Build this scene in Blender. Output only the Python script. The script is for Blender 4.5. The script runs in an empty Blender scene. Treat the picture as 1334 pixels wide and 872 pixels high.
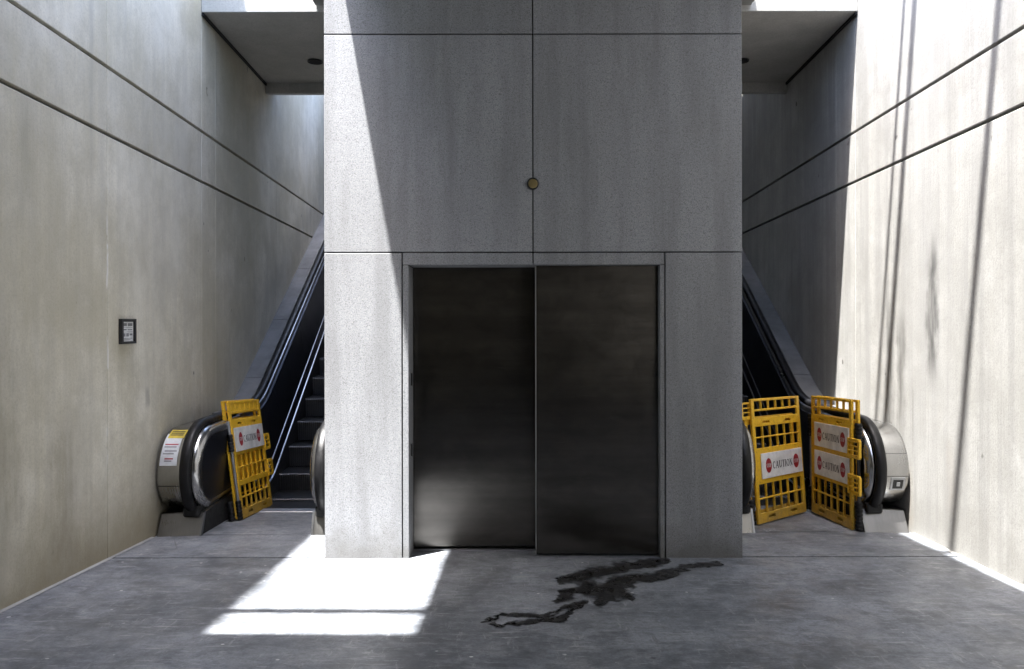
import bpy, bmesh, math, random
from mathutils import Vector, Matrix, noise

random.seed(7)
S = bpy.context.scene
C = S.collection
R = math.radians

# ------------------------------------------------------------------ camera
EYE = 1.7056
DIST = 5.44
cam = bpy.data.cameras.new('camera')
cam.sensor_width = 36.0
cam.lens = 26.45
cam.shift_y = -0.012
cam.clip_start = 0.05
cam.clip_end = 500
camo = bpy.data.objects.new('camera', cam)
camo.location = (0, -DIST, EYE)
camo.rotation_euler = (math.pi / 2, 0.0018, 0)
C.objects.link(camo)
S.camera = camo

# ------------------------------------------------------------------ light
SUN = Vector((0.175, 0.158, -1.0)).normalized()      # the way the light travels
W = bpy.data.worlds.new('World')
S.world = W
W.use_nodes = True
wn = W.node_tree
sky = wn.nodes.new('ShaderNodeTexSky')
sky.sky_type = 'NISHITA'
sky.sun_disc = False
sky.dust_density = 2.2
sky.sun_elevation = math.asin(-SUN.z)
sky.sun_rotation = math.atan2(-SUN.x, -SUN.y)
bgn = wn.nodes['Background']
wn.links.new(sky.outputs[0], bgn.inputs[0])
bgn.inputs[1].default_value = 0.15
sun = bpy.data.lights.new('sun', 'SUN')
sun.energy = 3.0
sun.angle = R(0.85)
sun.color = (1.0, 0.98, 0.945)
suno = bpy.data.objects.new('sun', sun)
suno.rotation_euler = SUN.to_track_quat('-Z', 'Y').to_euler()
suno.location = (-3, -3, 12)
C.objects.link(suno)

S.view_settings.view_transform = 'Standard'
S.view_settings.look = 'None'
S.view_settings.gamma = 1.0
S.view_settings.use_curve_mapping = False
S.view_settings.exposure = 3.64
S.cycles.max_bounces = 14
S.cycles.diffuse_bounces = 8
S.cycles.glossy_bounces = 5
S.cycles.caustics_reflective = False
S.cycles.caustics_refractive = False
S.cycles.use_denoising = True
S.cycles.sample_clamp_indirect = 6.0


# ------------------------------------------------------------------ materials
class NT:
    def __init__(s, name):
        m = bpy.data.materials.new(name)
        m.use_nodes = True
        s.m, s.t = m, m.node_tree
        s.b = s.t.nodes['Principled BSDF']

    def n(s, typ, **kw):
        o = s.t.nodes.new('ShaderNode' + typ)
        for k, v in kw.items():
            setattr(o, k, v)
        return o

    def put(s, sock, v):
        if hasattr(v, 'is_output') or isinstance(v, bpy.types.NodeSocket):
            s.t.links.new(v, sock)
        elif isinstance(v, (tuple, list)) and len(v) == 3 and sock.type == 'RGBA':
            sock.default_value = (*v, 1)
        else:
            sock.default_value = v

    def pos(s):
        return s.n('NewGeometry').outputs['Position']

    def obj(s):
        return s.n('TexCoord').outputs['Object']

    def mapv(s, v, scale=(1, 1, 1), loc=(0, 0, 0)):
        o = s.n('Mapping')
        s.put(o.inputs[0], v)
        o.inputs['Scale'].default_value = scale
        o.inputs['Location'].default_value = loc
        return o.outputs[0]

    def noise(s, v, scale, detail=4, rough=0.55, dist=0.0):
        o = s.n('TexNoise')
        s.put(o.inputs['Vector'], v)
        o.inputs['Scale'].default_value = scale
        o.inputs['Detail'].default_value = detail
        o.inputs['Roughness'].default_value = rough
        o.inputs['Distortion'].default_value = dist
        return o.outputs['Fac']

    def voro(s, v, scale, feature='F1', out='Distance'):
        o = s.n('TexVoronoi', feature=feature)
        s.put(o.inputs['Vector'], v)
        o.inputs['Scale'].default_value = scale
        return o.outputs[out]

    def ramp(s, f, *stops):
        o = s.n('ValToRGB')
        s.put(o.inputs[0], f)
        e = o.color_ramp.elements
        while len(e) < len(stops):
            e.new(0.5)
        for i, (p, c) in enumerate(stops):
            e[i].position = p
            e[i].color = (c, c, c, 1) if isinstance(c, (int, float)) else (*c, 1)
        return o.outputs[0]

    def mix(s, f, a, b, mode='MIX'):
        o = s.n('Mix', data_type='RGBA', blend_type=mode)
        s.put(o.inputs[0], f)
        s.put(o.inputs[6], a)
        s.put(o.inputs[7], b)
        return o.outputs[2]

    def math(s, op, a, b=0.0, c=0.0):
        o = s.n('Math', operation=op)
        s.put(o.inputs[0], a)
        s.put(o.inputs[1], b)
        s.put(o.inputs[2], c)
        return o.outputs[0]

    def sep(s, v):
        o = s.n('SeparateXYZ')
        s.put(o.inputs[0], v)
        return o.outputs

    def rnd(s):
        return s.n('ObjectInfo').outputs['Random']

    def mapr(s, v, a, b, c=0.0, d=1.0, smooth=True):
        o = s.n('MapRange')
        if smooth:
            o.interpolation_type = 'SMOOTHSTEP'
        s.put(o.inputs[0], v)
        for i, x in enumerate((a, b, c, d)):
            o.inputs[1 + i].default_value = x
        return o.outputs[0]

    def bump(s, h, strength=0.3, dist=0.01):
        o = s.n('Bump')
        o.inputs['Strength'].default_value = strength
        o.inputs['Distance'].default_value = dist
        s.put(o.inputs['Height'], h)
        s.t.links.new(o.outputs[0], s.b.inputs['Normal'])

    def done(s, color, rough=0.6, metal=0.0, **kw):
        s.put(s.b.inputs['Base Color'], color)
        s.put(s.b.inputs['Roughness'], rough)
        s.put(s.b.inputs['Metallic'], metal)
        for k, v in kw.items():
            s.put(s.b.inputs[k.replace('_', ' ')], v)
        return s.m


M = {}


def plain(name, col, rough=0.5, metal=0.0, wear=0.12, scale=9.0, bump=0.0, **kw):
    t = NT(name)
    p = t.obj()
    n1 = t.noise(p, scale, 5, 0.6)
    lo = tuple(max(0, c * (1 - wear * 2)) for c in col)
    hi = tuple(min(1, c * (1 + wear)) for c in col)
    c = t.mix(t.ramp(n1, (0.35, 0), (0.65, 1)), lo, hi)
    r = t.mapr(t.noise(p, scale * 2.3, 4), 0.3, 0.7, max(0.05, rough - 0.08), min(1, rough + 0.08))
    if bump:
        t.bump(t.noise(p, scale * 12, 3), bump, 0.002)
    M[name] = t.done(c, r, metal, **kw)
    return M[name]


def concrete_wall_mat(name, base, dirt, streak_dark, spots=(), scratch=None, dirt_amt=0.5):
    t = NT(name)
    p = t.pos()
    x, y, z = t.sep(p)
    cloud = t.noise(p, 0.9, 6, 0.62)
    patch = t.noise(p, 2.3, 8, 0.7, 0.2)
    streak = t.noise(t.mapv(p, (7, 7, 0.35)), 1.0, 5, 0.65)
    fines = t.noise(t.mapv(p, (38, 38, 1.1)), 1.0, 4, 0.6)
    grain = t.noise(p, 62, 5, 0.75)
    c = t.mix(t.ramp(cloud, (0.32, 0), (0.68, 1)), dirt, base)
    c = t.mix(t.ramp(patch, (0.40, 0.5), (0.58, 0)), c, (dirt[0] * .72, dirt[1] * .72, dirt[2] * .70))
    c = t.mix(t.ramp(streak, (0.40, streak_dark), (0.56, 0)), c, (base[0] * .56, base[1] * .56, base[2] * .56))
    c = t.mix(t.ramp(fines, (0.36, 0.22), (0.62, 0)), c, (base[0] * .66, base[1] * .66, base[2] * .67))
    c = t.mix(t.ramp(grain, (0.40, 0.34), (0.50, 0)), c, (base[0] * .5, base[1] * .5, base[2] * .5))
    # pits and knocks
    pit = t.noise(t.mapv(p, (1, 1, .8)), 8.5, 2, 0.4)
    c = t.mix(t.ramp(pit, (0.20, 0.75), (0.235, 0)), c, (0.10, 0.095, 0.085))
    if scratch:
        big = t.noise(t.mapv(p, (1, 1, .55), (2, 1, 4)), 0.75, 9, 0.7, 0.2)
        c = t.mix(t.ramp(big, (0.40, 0.45), (0.52, 0)), c, (dirt[0] * .74, dirt[1] * .72, dirt[2] * .64))
        c = t.mix(t.ramp(big, (0.52, 0), (0.64, 0.35)), c, (0.72, 0.70, 0.63))
    # grime splashed along the foot of the wall
    foot = t.mapr(t.math('ADD', z, t.math('MULTIPLY', t.noise(p, 2.4, 5), -0.75)), -0.45, 0.35, dirt_amt, 0.0)
    c = t.mix(foot, c, (dirt[0] * .5, dirt[1] * .46, dirt[2] * .38))
    for (yy, z0, z1, w, amt, col) in spots:
        wob = t.math('MULTIPLY', t.math('SUBTRACT', t.noise(t.mapv(p, (3, 3, 2)), 2.0, 3), 0.5), w * 1.6)
        dy = t.math('ABSOLUTE', t.math('ADD', t.math('SUBTRACT', y, yy), wob))
        m = t.mapr(dy, 0.0, w, 1.0, 0.0)
        zc, zh = (z0 + z1) / 2, (z1 - z0) / 2
        dz = t.math('ABSOLUTE', t.math('SUBTRACT', z, zc))
        m = t.math('MULTIPLY', m, t.mapr(dz, zh * .35, zh, 1.0, 0.0))
        m = t.math('MULTIPLY', m, t.ramp(t.noise(t.mapv(p, (20, 20, 3)), 1.0, 3), (0.3, 0.45), (0.6, 1)))
        c = t.mix(t.math('MULTIPLY', m, amt), c, col)
    if scratch:
        yy, z0, z1 = scratch
        dy = t.math('ABSOLUTE', t.math('ADD', t.math('SUBTRACT', y, yy), t.math('MULTIPLY', t.math('SUBTRACT', t.noise(p, 5, 3), 0.5), 0.05)))
        m = t.mapr(dy, 0.004, 0.018, 1, 0)
        m = t.math('MULTIPLY', m, t.math('MULTIPLY', t.mapr(z, z0, z0 + .2, 0, 1), t.mapr(z, z1 - .3, z1, 1, 0)))
        m = t.math('MULTIPLY', m, t.ramp(t.noise(t.mapv(p, (1, 3, 3.2)), 1.6, 4), (0.47, 0), (0.55, 0.8)))
        c = t.mix(m, c, (0.72, 0.70, 0.66))
    # each pour is a touch different
    v = t.mapr(t.rnd(), 0, 1, 0.93, 1.05, smooth=False)
    cc = t.n('HueSaturation')
    t.put(cc.inputs['Color'], c)
    t.put(cc.inputs['Value'], v)
    h = t.math('ADD', t.math('MULTIPLY', grain, 0.6), t.math('ADD', t.math('MULTIPLY', fines, 0.7), t.math('MULTIPLY', pit, 0.25)))
    t.bump(h, 0.35, 0.006)
    M[name] = t.done(cc.outputs[0], t.mapr(streak, 0.3, 0.7, 0.72, 0.9), 0, Specular_IOR_Level=0.3)


GREY = (0.17, 0.165, 0.155)
concrete_wall_mat('concrete_warm', (0.73, 0.69, 0.585), (0.56, 0.52, 0.41), 0.30,
                  spots=((-2.1, -.3, 2.6, .6, .6, (.24, .215, .15)), (-1.30, 0.1, 2.0, .35, .5, (.26, .235, .17)), (-1.0, 2.2, 3.2, .10, .5, (.34, .32, .26)), (-.25, 2.4, 5.4, .05, .45, (.36, .345, .30)), (.9, 1.6, 3.0, .25, .35, (.38, .36, .31)),
                         (-.6, -.1, 1.3, .3, .5, (.25, .22, .16)), (.62, 1.0, 1.22, .06, .5, (.16, .155, .14)),
                         (1.0, .55, .75, .05, .5, (.16, .155, .14))),
                  scratch=(-.03, .55, 2.6), dirt_amt=0.8)
concrete_wall_mat('concrete_pale', (0.50, 0.492, 0.475), (0.42, 0.41, 0.385), 0.50,
                  spots=((.45, -1.0, 6.5, .62, .42, (.40, .395, .39)), (.40, 1.10, 2.5, .13, 1.0, (.10, .098, .095)), (.93, .60, 1.9, .11, 1.0, GREY), (1.14, -.2, 2.2, .12, 1.0, GREY), (-.05, -.3, 2.6, .10, .7, (.30, .295, .285)),
                         (.72, .5, 1.3, .03, .5, GREY), (.80, -.1, .6, .12, .5, (.30, .25, .19)), (.15, .2, .9, .10, .3, (.35, .30, .25)),
                         (-.2, 2.0, 3.2, .16, .3, (.36, .355, .35)), (.55, 2.2, 4.4, .14, .3, (.36, .355, .35))), dirt_amt=0.2)
concrete_wall_mat('concrete_soffit', (0.52, 0.51, 0.485), (0.46, 0.45, 0.42), 0.1, dirt_amt=0.0)


def granite_mat():
    t = NT('granite')
    p = t.pos()
    g1 = t.noise(p, 110, 5, 0.8)
    g2 = t.voro(p, 185, out='Color')
    v = t.sep(g2)[0]
    big = t.noise(p, 1.1, 5, 0.6)
    c = t.mix(t.ramp(g1, (0.33, 0), (0.66, 1)), (0.22, 0.228, 0.245), (0.41, 0.42, 0.442))
    c = t.mix(t.ramp(v, (0.08, 0.6), (0.16, 0)), c, (0.13, 0.13, 0.135))
    c = t.mix(t.ramp(v, (0.86, 0), (0.95, 0.5)), c, (0.46, 0.46, 0.465))
    c = t.mix(t.ramp(big, (0.33, 0.28), (0.6, 0)), c, (0.20, 0.20, 0.205))
    st = t.noise(t.mapv(p, (5, 5, .5)), 1.0, 5, 0.6)
    c = t.mix(t.ramp(st, (0.36, 0.38), (0.54, 0)), c, (0.15, 0.152, 0.158))
    x, y, z = t.sep(p)
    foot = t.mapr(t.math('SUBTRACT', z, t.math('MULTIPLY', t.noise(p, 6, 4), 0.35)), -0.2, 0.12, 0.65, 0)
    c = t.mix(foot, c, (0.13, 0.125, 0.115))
    cc = t.n('HueSaturation')
    t.put(cc.inputs['Color'], c)
    t.put(cc.inputs['Value'], t.mapr(t.rnd(), 0, 1, 0.90, 1.08, smooth=False))
    t.bump(t.math('ADD', g1, t.math('MULTIPLY', v, .4)), 0.22, 0.004)
    M['granite'] = t.done(cc.outputs[0], t.mapr(g1, .3, .7, .55, .75), 0, Specular_IOR_Level=0.4)


granite_mat()


def floor_mat(name, tint=1.0):
    t = NT(name)
    p = t.pos()
    x, y, z = t.sep(p)
    q = t.mapv(p, (1, 1.0, 1))
    cloud = t.noise(q, 0.8, 10, 0.72, 0.1)
    mid = t.noise(t.mapv(p, (1.0, 1.35, 1)), 2.9, 10, 0.76, 0.0)
    fine = t.noise(t.mapv(p, (1.0, 1.4, 1), (5, 2, 0)), 11, 8, 0.75)
    grain = t.noise(p, 80, 4, 0.7)
    a, b, d = (0.105, 0.114, 0.129), (0.255, 0.272, 0.302), (0.064, 0.069, 0.078)
    c = t.mix(t.ramp(cloud, (0.40, 0), (0.60, 1)), a, b)
    c = t.mix(t.ramp(mid, (0.40, 0.6), (0.50, 0)), c, d)
    c = t.mix(t.ramp(mid, (0.54, 0), (0.66, 0.45)), c, (0.30, 0.305, 0.315))
    c = t.mix(t.ramp(fine, (0.42, 0.38), (0.49, 0)), c, d)
    c = t.mix(t.ramp(fine, (0.53, 0), (0.62, 0.35)), c, (0.30, 0.31, 0.325))
    c = t.mix(t.ramp(t.noise(p, 42, 5, .75), (0.41, 0.30), (0.49, 0)), c, d)
    c = t.mix(t.ramp(grain, (0.40, 0.30), (0.52, 0)), c, d)
    # scuffs: pale thin smears stretched sideways, and darker trodden ones
    sc = t.noise(t.mapv(p, (3.0, 22.0, 1)), 1.3, 8, 0.78, 0.3)
    c = t.mix(t.ramp(sc, (0.565, 0), (0.62, 0.6)), c, (0.38, 0.385, 0.39))
    sc2 = t.noise(t.mapv(p, (14.0, 3.0, 1), (1, 7, 0)), 1.6, 8, 0.78, 0.4)
    c = t.mix(t.ramp(sc2, (0.58, 0), (0.64, 0.5)), c, (0.36, 0.365, 0.37))
    c = t.mix(t.ramp(sc2, (0.33, 0.5), (0.39, 0)), c, d)
    # chips and blobs of dried paint or gum
    vd = t.math('ADD', t.voro(t.mapv(p, (1, 1.2, 1)), 6.5), t.math('MULTIPLY', t.math('SUBTRACT', t.noise(p, 30, 3), .5), .09))
    msk = t.ramp(t.noise(p, 2.7, 2), (0.44, 0), (0.50, 1))
    c = t.mix(t.math('MULTIPLY', t.mapr(vd, 0.045, 0.075, 0.9, 0), msk), c, (0.62, 0.62, 0.61))
    vd2 = t.voro(t.mapv(p, (1.1, 1, 1), (3.3, 1.7, 0)), 3.6)
    c = t.mix(t.math('MULTIPLY', t.mapr(vd2, 0.03, 0.07, 0.7, 0), t.ramp(t.noise(p, 1.9, 2), (0.48, 1), (0.54, 0))), c, (0.05, 0.05, 0.05))
    # hairline cracks
    ck = t.voro(t.mapv(p, (1, 1, 1), (0.4, 0.2, 0)), 0.55, 'DISTANCE_TO_EDGE')
    wob = t.math('ADD', ck, t.math('MULTIPLY', t.math('SUBTRACT', t.noise(p, 6, 5), 0.5), 0.02))
    ckm = t.math('MULTIPLY', t.mapr(t.math('ABSOLUTE', wob), 0.0, 0.004, 0.55, 0), t.ramp(cloud, (0.54, 0), (0.60, 1)))
    c = t.mix(ckm, c, (0.05, 0.05, 0.05))
    t.bump(t.math('ADD', t.math('MULTIPLY', grain, 0.5), t.math('MULTIPLY', mid, .5)), 0.16, 0.005)
    M[name] = t.done(c, t.mapr(t.noise(p, 2.6, 6, 0.65), 0.3, 0.7, 0.30, 0.55), 0, Specular_IOR_Level=0.5)


floor_mat('floor_concrete')


def steel_mat(name, col, rough, brush=(1, 1, 60), aniso=0.0, stain=0.2, bump=.012):
    t = NT(name)
    p = t.pos()
    br = t.noise(t.mapv(p, brush), 4.0, 4, 0.6)
    cl = t.noise(p, 2.2, 5, 0.6, .4)
    c = t.mix(t.ramp(br, (0.3, 0), (0.7, 1)), tuple(x * .93 for x in col), tuple(min(1, x * 1.05) for x in col))
    c = t.mix(t.ramp(cl, (0.35, stain), (0.6, 0)), c, tuple(x * .55 for x in col))
    r = t.math('ADD', t.mapr(br, .3, .7, -.015, .02), t.mapr(cl, .3, .7, rough + .05, rough - .03))
    t.bump(br, bump, 0.0015)
    m = t.done(c, r, 1.0)
    M[name] = m
    if aniso:
        t.b.inputs['Anisotropic'].default_value = aniso
        t.b.inputs['Anisotropic Rotation'].default_value = 0.0
        tg = t.n('Tangent', direction_type='RADIAL', axis='Z')
        t.t.links.new(tg.outputs[0], t.b.inputs['Tangent'])
    return m


def door_mat():
    t = NT('door_steel')
    p = t.pos()
    grain = t.noise(t.mapv(p, (170, 1, 0.5)), 3.0, 3, 0.6)
    dent = t.noise(t.mapv(p, (0.7, 1, 2.6)), 1.6, 3, 0.5)
    smear = t.noise(t.mapv(p, (1, 1, 1.3)), 5.0, 8, 0.72, 0.6)
    c = t.mix(t.ramp(smear, (0.36, 0), (0.62, 1)), (0.135, 0.127, 0.117), (0.165, 0.155, 0.142))
    c = t.mix(t.ramp(t.noise(t.mapv(p, (0.35, 1, 5.5)), 1.3, 5, .6), (0.38, 0.45), (0.6, 0)), c, (0.085, 0.08, 0.074))
    sc = t.noise(t.mapv(p, (3, 1, 60)), 1.5, 6, 0.75, 0.4)
    c = t.mix(t.ramp(sc, (0.64, 0), (0.70, 0.5)), c, (0.30, 0.29, 0.28))
    tg = t.n('Tangent', direction_type='RADIAL', axis='Z')
    t.t.links.new(tg.outputs[0], t.b.inputs['Tangent'])
    t.b.inputs['Anisotropic'].default_value = 0.82
    t.bump(grain, 0.12, 0.0006)
    M['door_steel'] = t.done(c, t.mapr(smear, .35, .65, .23, .27), 1.0)


door_mat()
steel_mat('stainless', (0.47, 0.465, 0.455), 0.22, (40, 1, 1), stain=.3)
steel_mat('stainless_dull', (0.42, 0.425, 0.435), 0.45, (1, 30, 1))
steel_mat('trim_steel', (0.27, 0.275, 0.285), 0.30, (1, 8, 1))
steel_mat('balustrade_dark', (0.085, 0.092, 0.115), 0.33, (1, 1, 1), stain=.3)
steel_mat('step_metal', (0.14, 0.14, 0.145), 0.40, (1, 1, 1), stain=.4)
steel_mat('plate_metal', (0.30, 0.305, 0.32), 0.48, (1, 50, 1), stain=.4)
steel_mat('brass', (0.42, 0.33, 0.16), 0.42, (1, 1, 1))
plain('black_rubber', (0.007, 0.007, 0.008), 0.42, wear=.2, Specular_IOR_Level=.3)
plain('deck_paint', (0.17, 0.17, 0.17), 0.42, wear=.15, scale=3)
steel_mat('plinth_steel', (0.30, 0.295, 0.29), 0.30, (30, 1, 1), stain=.4)
plain('black_matte', (0.012, 0.012, 0.012), 0.8)
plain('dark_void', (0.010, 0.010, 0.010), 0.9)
plain('joint_dark', (0.035, 0.034, 0.032), 0.9)
def plastic_mat():
    t = NT('yellow_plastic')
    p = t.obj()
    n1 = t.noise(p, 6, 8, 0.7)
    n2 = t.noise(p, 38, 5, 0.7)
    c = t.mix(t.ramp(n1, (0.35, 0), (0.65, 1)), (0.66, 0.37, 0.014), (0.84, 0.51, 0.030))
    c = t.mix(t.ramp(n2, (0.36, 0.6), (0.46, 0)), c, (0.26, 0.14, 0.02))
    c = t.mix(t.ramp(t.noise(t.mapv(p, (30, 30, 4)), 1.5, 6, .75), (0.60, 0), (0.68, 0.5)), c, (0.80, 0.62, 0.25))
    z = t.sep(p)[2]
    c = t.mix(t.math('MULTIPLY', t.mapr(z, 0.0, 0.28, 0.75, 0), t.ramp(n1, (.4, .3), (.6, 1))), c, (0.22, 0.15, 0.06))
    t.bump(n2, 0.1, 0.002)
    M['yellow_plastic'] = t.done(c, t.mapr(n1, .3, .7, .38, .58))


plastic_mat()
plain('sign_white', (0.76, 0.76, 0.74), 0.5, wear=.10, scale=9)
plain('print_black', (0.03, 0.03, 0.035), 0.6)
plain('print_grey', (0.22, 0.22, 0.23), 0.6)
plain('print_red', (0.34, 0.012, 0.022), 0.5)
plain('sticker_yellow', (0.62, 0.47, 0.05), 0.5)
plain('sticker_white', (0.62, 0.64, 0.66), 0.45)
plain('grey_tube', (0.30, 0.31, 0.33), 0.4, 0.6)
plain('frame_black', (0.02, 0.02, 0.02), 0.45)
plain('canopy_concrete', (0.32, 0.315, 0.30), 0.85, wear=.15, scale=2)


# ------------------------------------------------------------------ mesh helpers
def tag(o, label=None, cat=None, group=None, kind=None):
    if label: o['label'] = label
    if cat: o['category'] = cat
    if group: o['group'] = group
    if kind: o['kind'] = kind
    return o


def org(parent):
    o = Vector((0, 0, 0))
    while parent is not None:
        o = o + parent.location
        parent = parent.parent
    return o


def thing(name, loc, label, cat, group=None):
    o = bpy.data.objects.new(name, None)
    o.empty_display_size = 0.2
    o.location = loc
    C.objects.link(o)
    return tag(o, label, cat, group, 'thing')


def mesh_obj(name, verts, faces, mat, parent=None, smooth=False, world=True, bevel=0.0, auto=None):
    """verts in world coordinates unless world=False"""
    off = org(parent) if world else Vector((0, 0, 0))
    me = bpy.data.meshes.new(name)
    me.from_pydata([tuple(Vector(v) - off) for v in verts], [], faces)
    bm = bmesh.new()
    bm.from_mesh(me)
    bmesh.ops.recalc_face_normals(bm, faces=bm.faces)
    if bevel:
        bmesh.ops.bevel(bm, geom=[e for e in bm.edges if e.is_manifold and e.calc_face_angle(0) > 0.5], offset=bevel,
                        segments=1, affect='EDGES', profile=0.5, clamp_overlap=True)
    bm.to_mesh(me)
    bm.free()
    me.materials.append(M[mat] if isinstance(mat, str) else mat)
    if smooth:
        for p in me.polygons:
            p.use_smooth = True
        if auto:
            me.set_sharp_from_angle(angle=R(auto))
    o = bpy.data.objects.new(name, me)
    C.objects.link(o)
    o.parent = parent
    return o


BOXF = [(0, 1, 2, 3), (7, 6, 5, 4), (0, 4, 5, 1), (1, 5, 6, 2), (2, 6, 7, 3), (3, 7, 4, 0)]


def box_vf(x0, x1, y0, y1, z0, z1):
    return [(x0, y0, z0), (x1, y0, z0), (x1, y1, z0), (x0, y1, z0), (x0, y0, z1), (x1, y0, z1), (x1, y1, z1), (x0, y1, z1)], BOXF


def box(name, x0, x1, y0, y1, z0, z1, mat, parent=None, bevel=0.0, **kw):
    v, f = box_vf(x0, x1, y0, y1, z0, z1)
    return mesh_obj(name, v, f, mat, parent, bevel=bevel, **kw)


def grid_panel(xs, zs, solid, th):
    """one moulded sheet with openings: cells (i,j) that are solid, extruded by th along y (front at y=0)"""
    V, idx, F = [], {}, []

    def v(i, j, k):
        key = (i, j, k)
        if key not in idx:
            idx[key] = len(V)
            V.append((xs[i], th if k else 0.0, zs[j]))
        return idx[key]
    nx, nz = len(xs) - 1, len(zs) - 1
    sol = [[bool(solid(i, j)) for j in range(nz)] for i in range(nx)]
    g = lambda i, j: 0 <= i < nx and 0 <= j < nz and sol[i][j]
    for i in range(nx):
        for j in range(nz):
            if not sol[i][j]:
                continue
            F.append((v(i, j, 0), v(i + 1, j, 0), v(i + 1, j + 1, 0), v(i, j + 1, 0)))
            F.append((v(i, j + 1, 1), v(i + 1, j + 1, 1), v(i + 1, j, 1), v(i, j, 1)))
            if not g(i - 1, j): F.append((v(i, j, 1), v(i, j, 0), v(i, j + 1, 0), v(i, j + 1, 1)))
            if not g(i + 1, j): F.append((v(i + 1, j, 0), v(i + 1, j, 1), v(i + 1, j + 1, 1), v(i + 1, j + 1, 0)))
            if not g(i, j - 1): F.append((v(i, j, 0), v(i, j, 1), v(i + 1, j, 1), v(i + 1, j, 0)))
            if not g(i, j + 1): F.append((v(i, j + 1, 1), v(i, j + 1, 0), v(i + 1, j + 1, 0), v(i + 1, j + 1, 1)))
    return V, F


def lathe(prof, seg=20, cap=True):
    V, F = [], []
    for (r, z) in prof:
        for k in range(seg):
            a = 2 * math.pi * k / seg
            V.append((r * math.cos(a), r * math.sin(a), z))
    for i in range(len(prof) - 1):
        for k in range(seg):
            F.append((i * seg + k, i * seg + (k + 1) % seg, (i + 1) * seg + (k + 1) % seg, (i + 1) * seg + k))
    if cap:
        F.append(tuple(reversed(range(seg))))
        F.append(tuple((len(prof) - 1) * seg + k for k in range(seg)))
    return V, F


# ------------------------------------------------------------------ the place
WL = lambda y: -2.911 - 0.0408 * y           # face of the wall on the left
WR = lambda y: 3.244 + 0.049 * y             # face of the wall on the right


def fz(x, y):
    k = 0.072 + (0.045 - 0.072) * (min(max(x, -3.2), 3.5) + 2.9) / 6.15
    return -k * max(y, -8.0)


def floor_piece(name, x0f, x1f, y0, y1, nx, ny, mat, kind='structure', drop=0.0, th=0.06):
    V, F = [], []
    for j in range(ny + 1):
        y = y0 + (y1 - y0) * j / ny
        for i in range(nx + 1):
            x = x0f(y) + (x1f(y) - x0f(y)) * i / nx
            V.append((x, y, fz(x, y) - drop))
    n = len(V)
    V += [(a, b, c - th) for a, b, c in V]
    for j in range(ny):
        for i in range(nx):
            a = j * (nx + 1) + i
            F.append((a, a + 1, a + nx + 2, a + nx + 1))
            F.append((n + a, n + a + nx + 1, n + a + nx + 2, n + a + 1))
    for i in range(nx):
        F.append((i, n + i, n + i + 1, i + 1))
        a = ny * (nx + 1) + i
        F.append((a, a + 1, n + a + 1, n + a))
    for j in range(ny):
        a, b = j * (nx + 1), (j + 1) * (nx + 1)
        F.append((a, b, n + b, n + a))
        a, b = a + nx, b + nx
        F.append((a, n + a, n + b, b))
    return tag(mesh_obj(name, V, F, mat), kind=kind)


BX0, BX1 = -1.356, 1.664                      # faces of the lift tower
floor_piece('floor', lambda y: WL(y) - .05, lambda y: WR(y) + .05, -12, 0.014, 14, 24, 'floor_concrete')
floor_piece('landing_floor', lambda y: WL(y) - .05, lambda y: BX0 + .05, 0.034, 0.80, 4, 3, 'floor_concrete')
floor_piece('landing_floor', lambda y: BX1 - .05, lambda y: WR(y) + .05, 0.034, 0.80, 4, 3, 'floor_concrete')
floor_piece('lift_threshold', lambda y: -.78, lambda y: 1.09, 0.016, 0.36, 3, 2, 'floor_concrete')

# --- the two flank walls: concrete bands between two horizontal grooves
GZ = ((3.051, 3.079), (3.536, 3.564))
TOPZ = 5.7


def wall(side, f, sgn, label, mat, splits, mats=None, TOPZ=5.7):
    root = thing('concrete_wall', (f(0), 0, 0), label, 'wall')
    th = 0.05
    # backing behind the joints
    V, F = [], []
    for y in (splits[0], splits[-1]):
        V += [(f(y) + sgn * th, y, -.6), (f(y) + sgn * .35, y, -.6), (f(y) + sgn * .35, y, TOPZ - .01), (f(y) + sgn * th, y, TOPZ - .01)]
    F = [(0, 1, 2, 3), (7, 6, 5, 4), (0, 4, 5, 1), (1, 5, 6, 2), (2, 6, 7, 3), (3, 7, 4, 0)]
    mesh_obj('backing', V, F, 'joint_dark', root)
    bands = [(-.6, GZ[0][0]), (GZ[0][1], GZ[1][0]), (GZ[1][1], TOPZ)]
    for bi, (z0, z1) in enumerate(bands):
        for k in range(len(splits) - 1):
            y0, y1 = splits[k] + .0025, splits[k + 1] - .0025
            j = 0.0
            V = []
            for y in (y0, y1):
                V += [(f(y) + sgn * j, y, z0), (f(y) + sgn * (th - .002), y, z0), (f(y) + sgn * (th - .002), y, z1), (f(y) + sgn * j, y, z1)]
            mm = mats[k] if mats else mat
            mesh_obj('wall_panel', V, F, mm, root, bevel=0.003)
    ys_ = [-8 + i * .8 for i in range(11)] + [.70]
    V, F = [], []
    for y in ys_:
        x = f(y)
        V += [(x, y, fz(x, y) + .014), (x - sgn * .014, y, fz(x, y) + .003), (x, y, fz(x, y) + .003)]
    for i in range(len(ys_) - 1):
        k = i * 3
        F += [(k, k + 1, k + 4, k + 3), (k + 1, k + 2, k + 5, k + 4)]
    mesh_obj('mortar_fillet', V, F, 'canopy_concrete', root)
    return root


wall_l = wall('l', WL, -1, 'warm grey stained concrete wall carrying the small framed notice', 'concrete_warm',
              [-12, -8, -4.2, -1.7, -.03, 1.80, 2.18, 4.43, 6.4, 9, 11.5, 14.5], TOPZ=7.12)
wall_r = wall('r', WR, 1, 'pale sunlit concrete wall with dark vertical streaks, beside the doubled caution barriers', 'concrete_pale',
              [-12, -8, -4.2, -1.9, 1.86, 2.35, 3.96, 6.4, 9, 11.5, 14.5], TOPZ=7.12)

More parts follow.
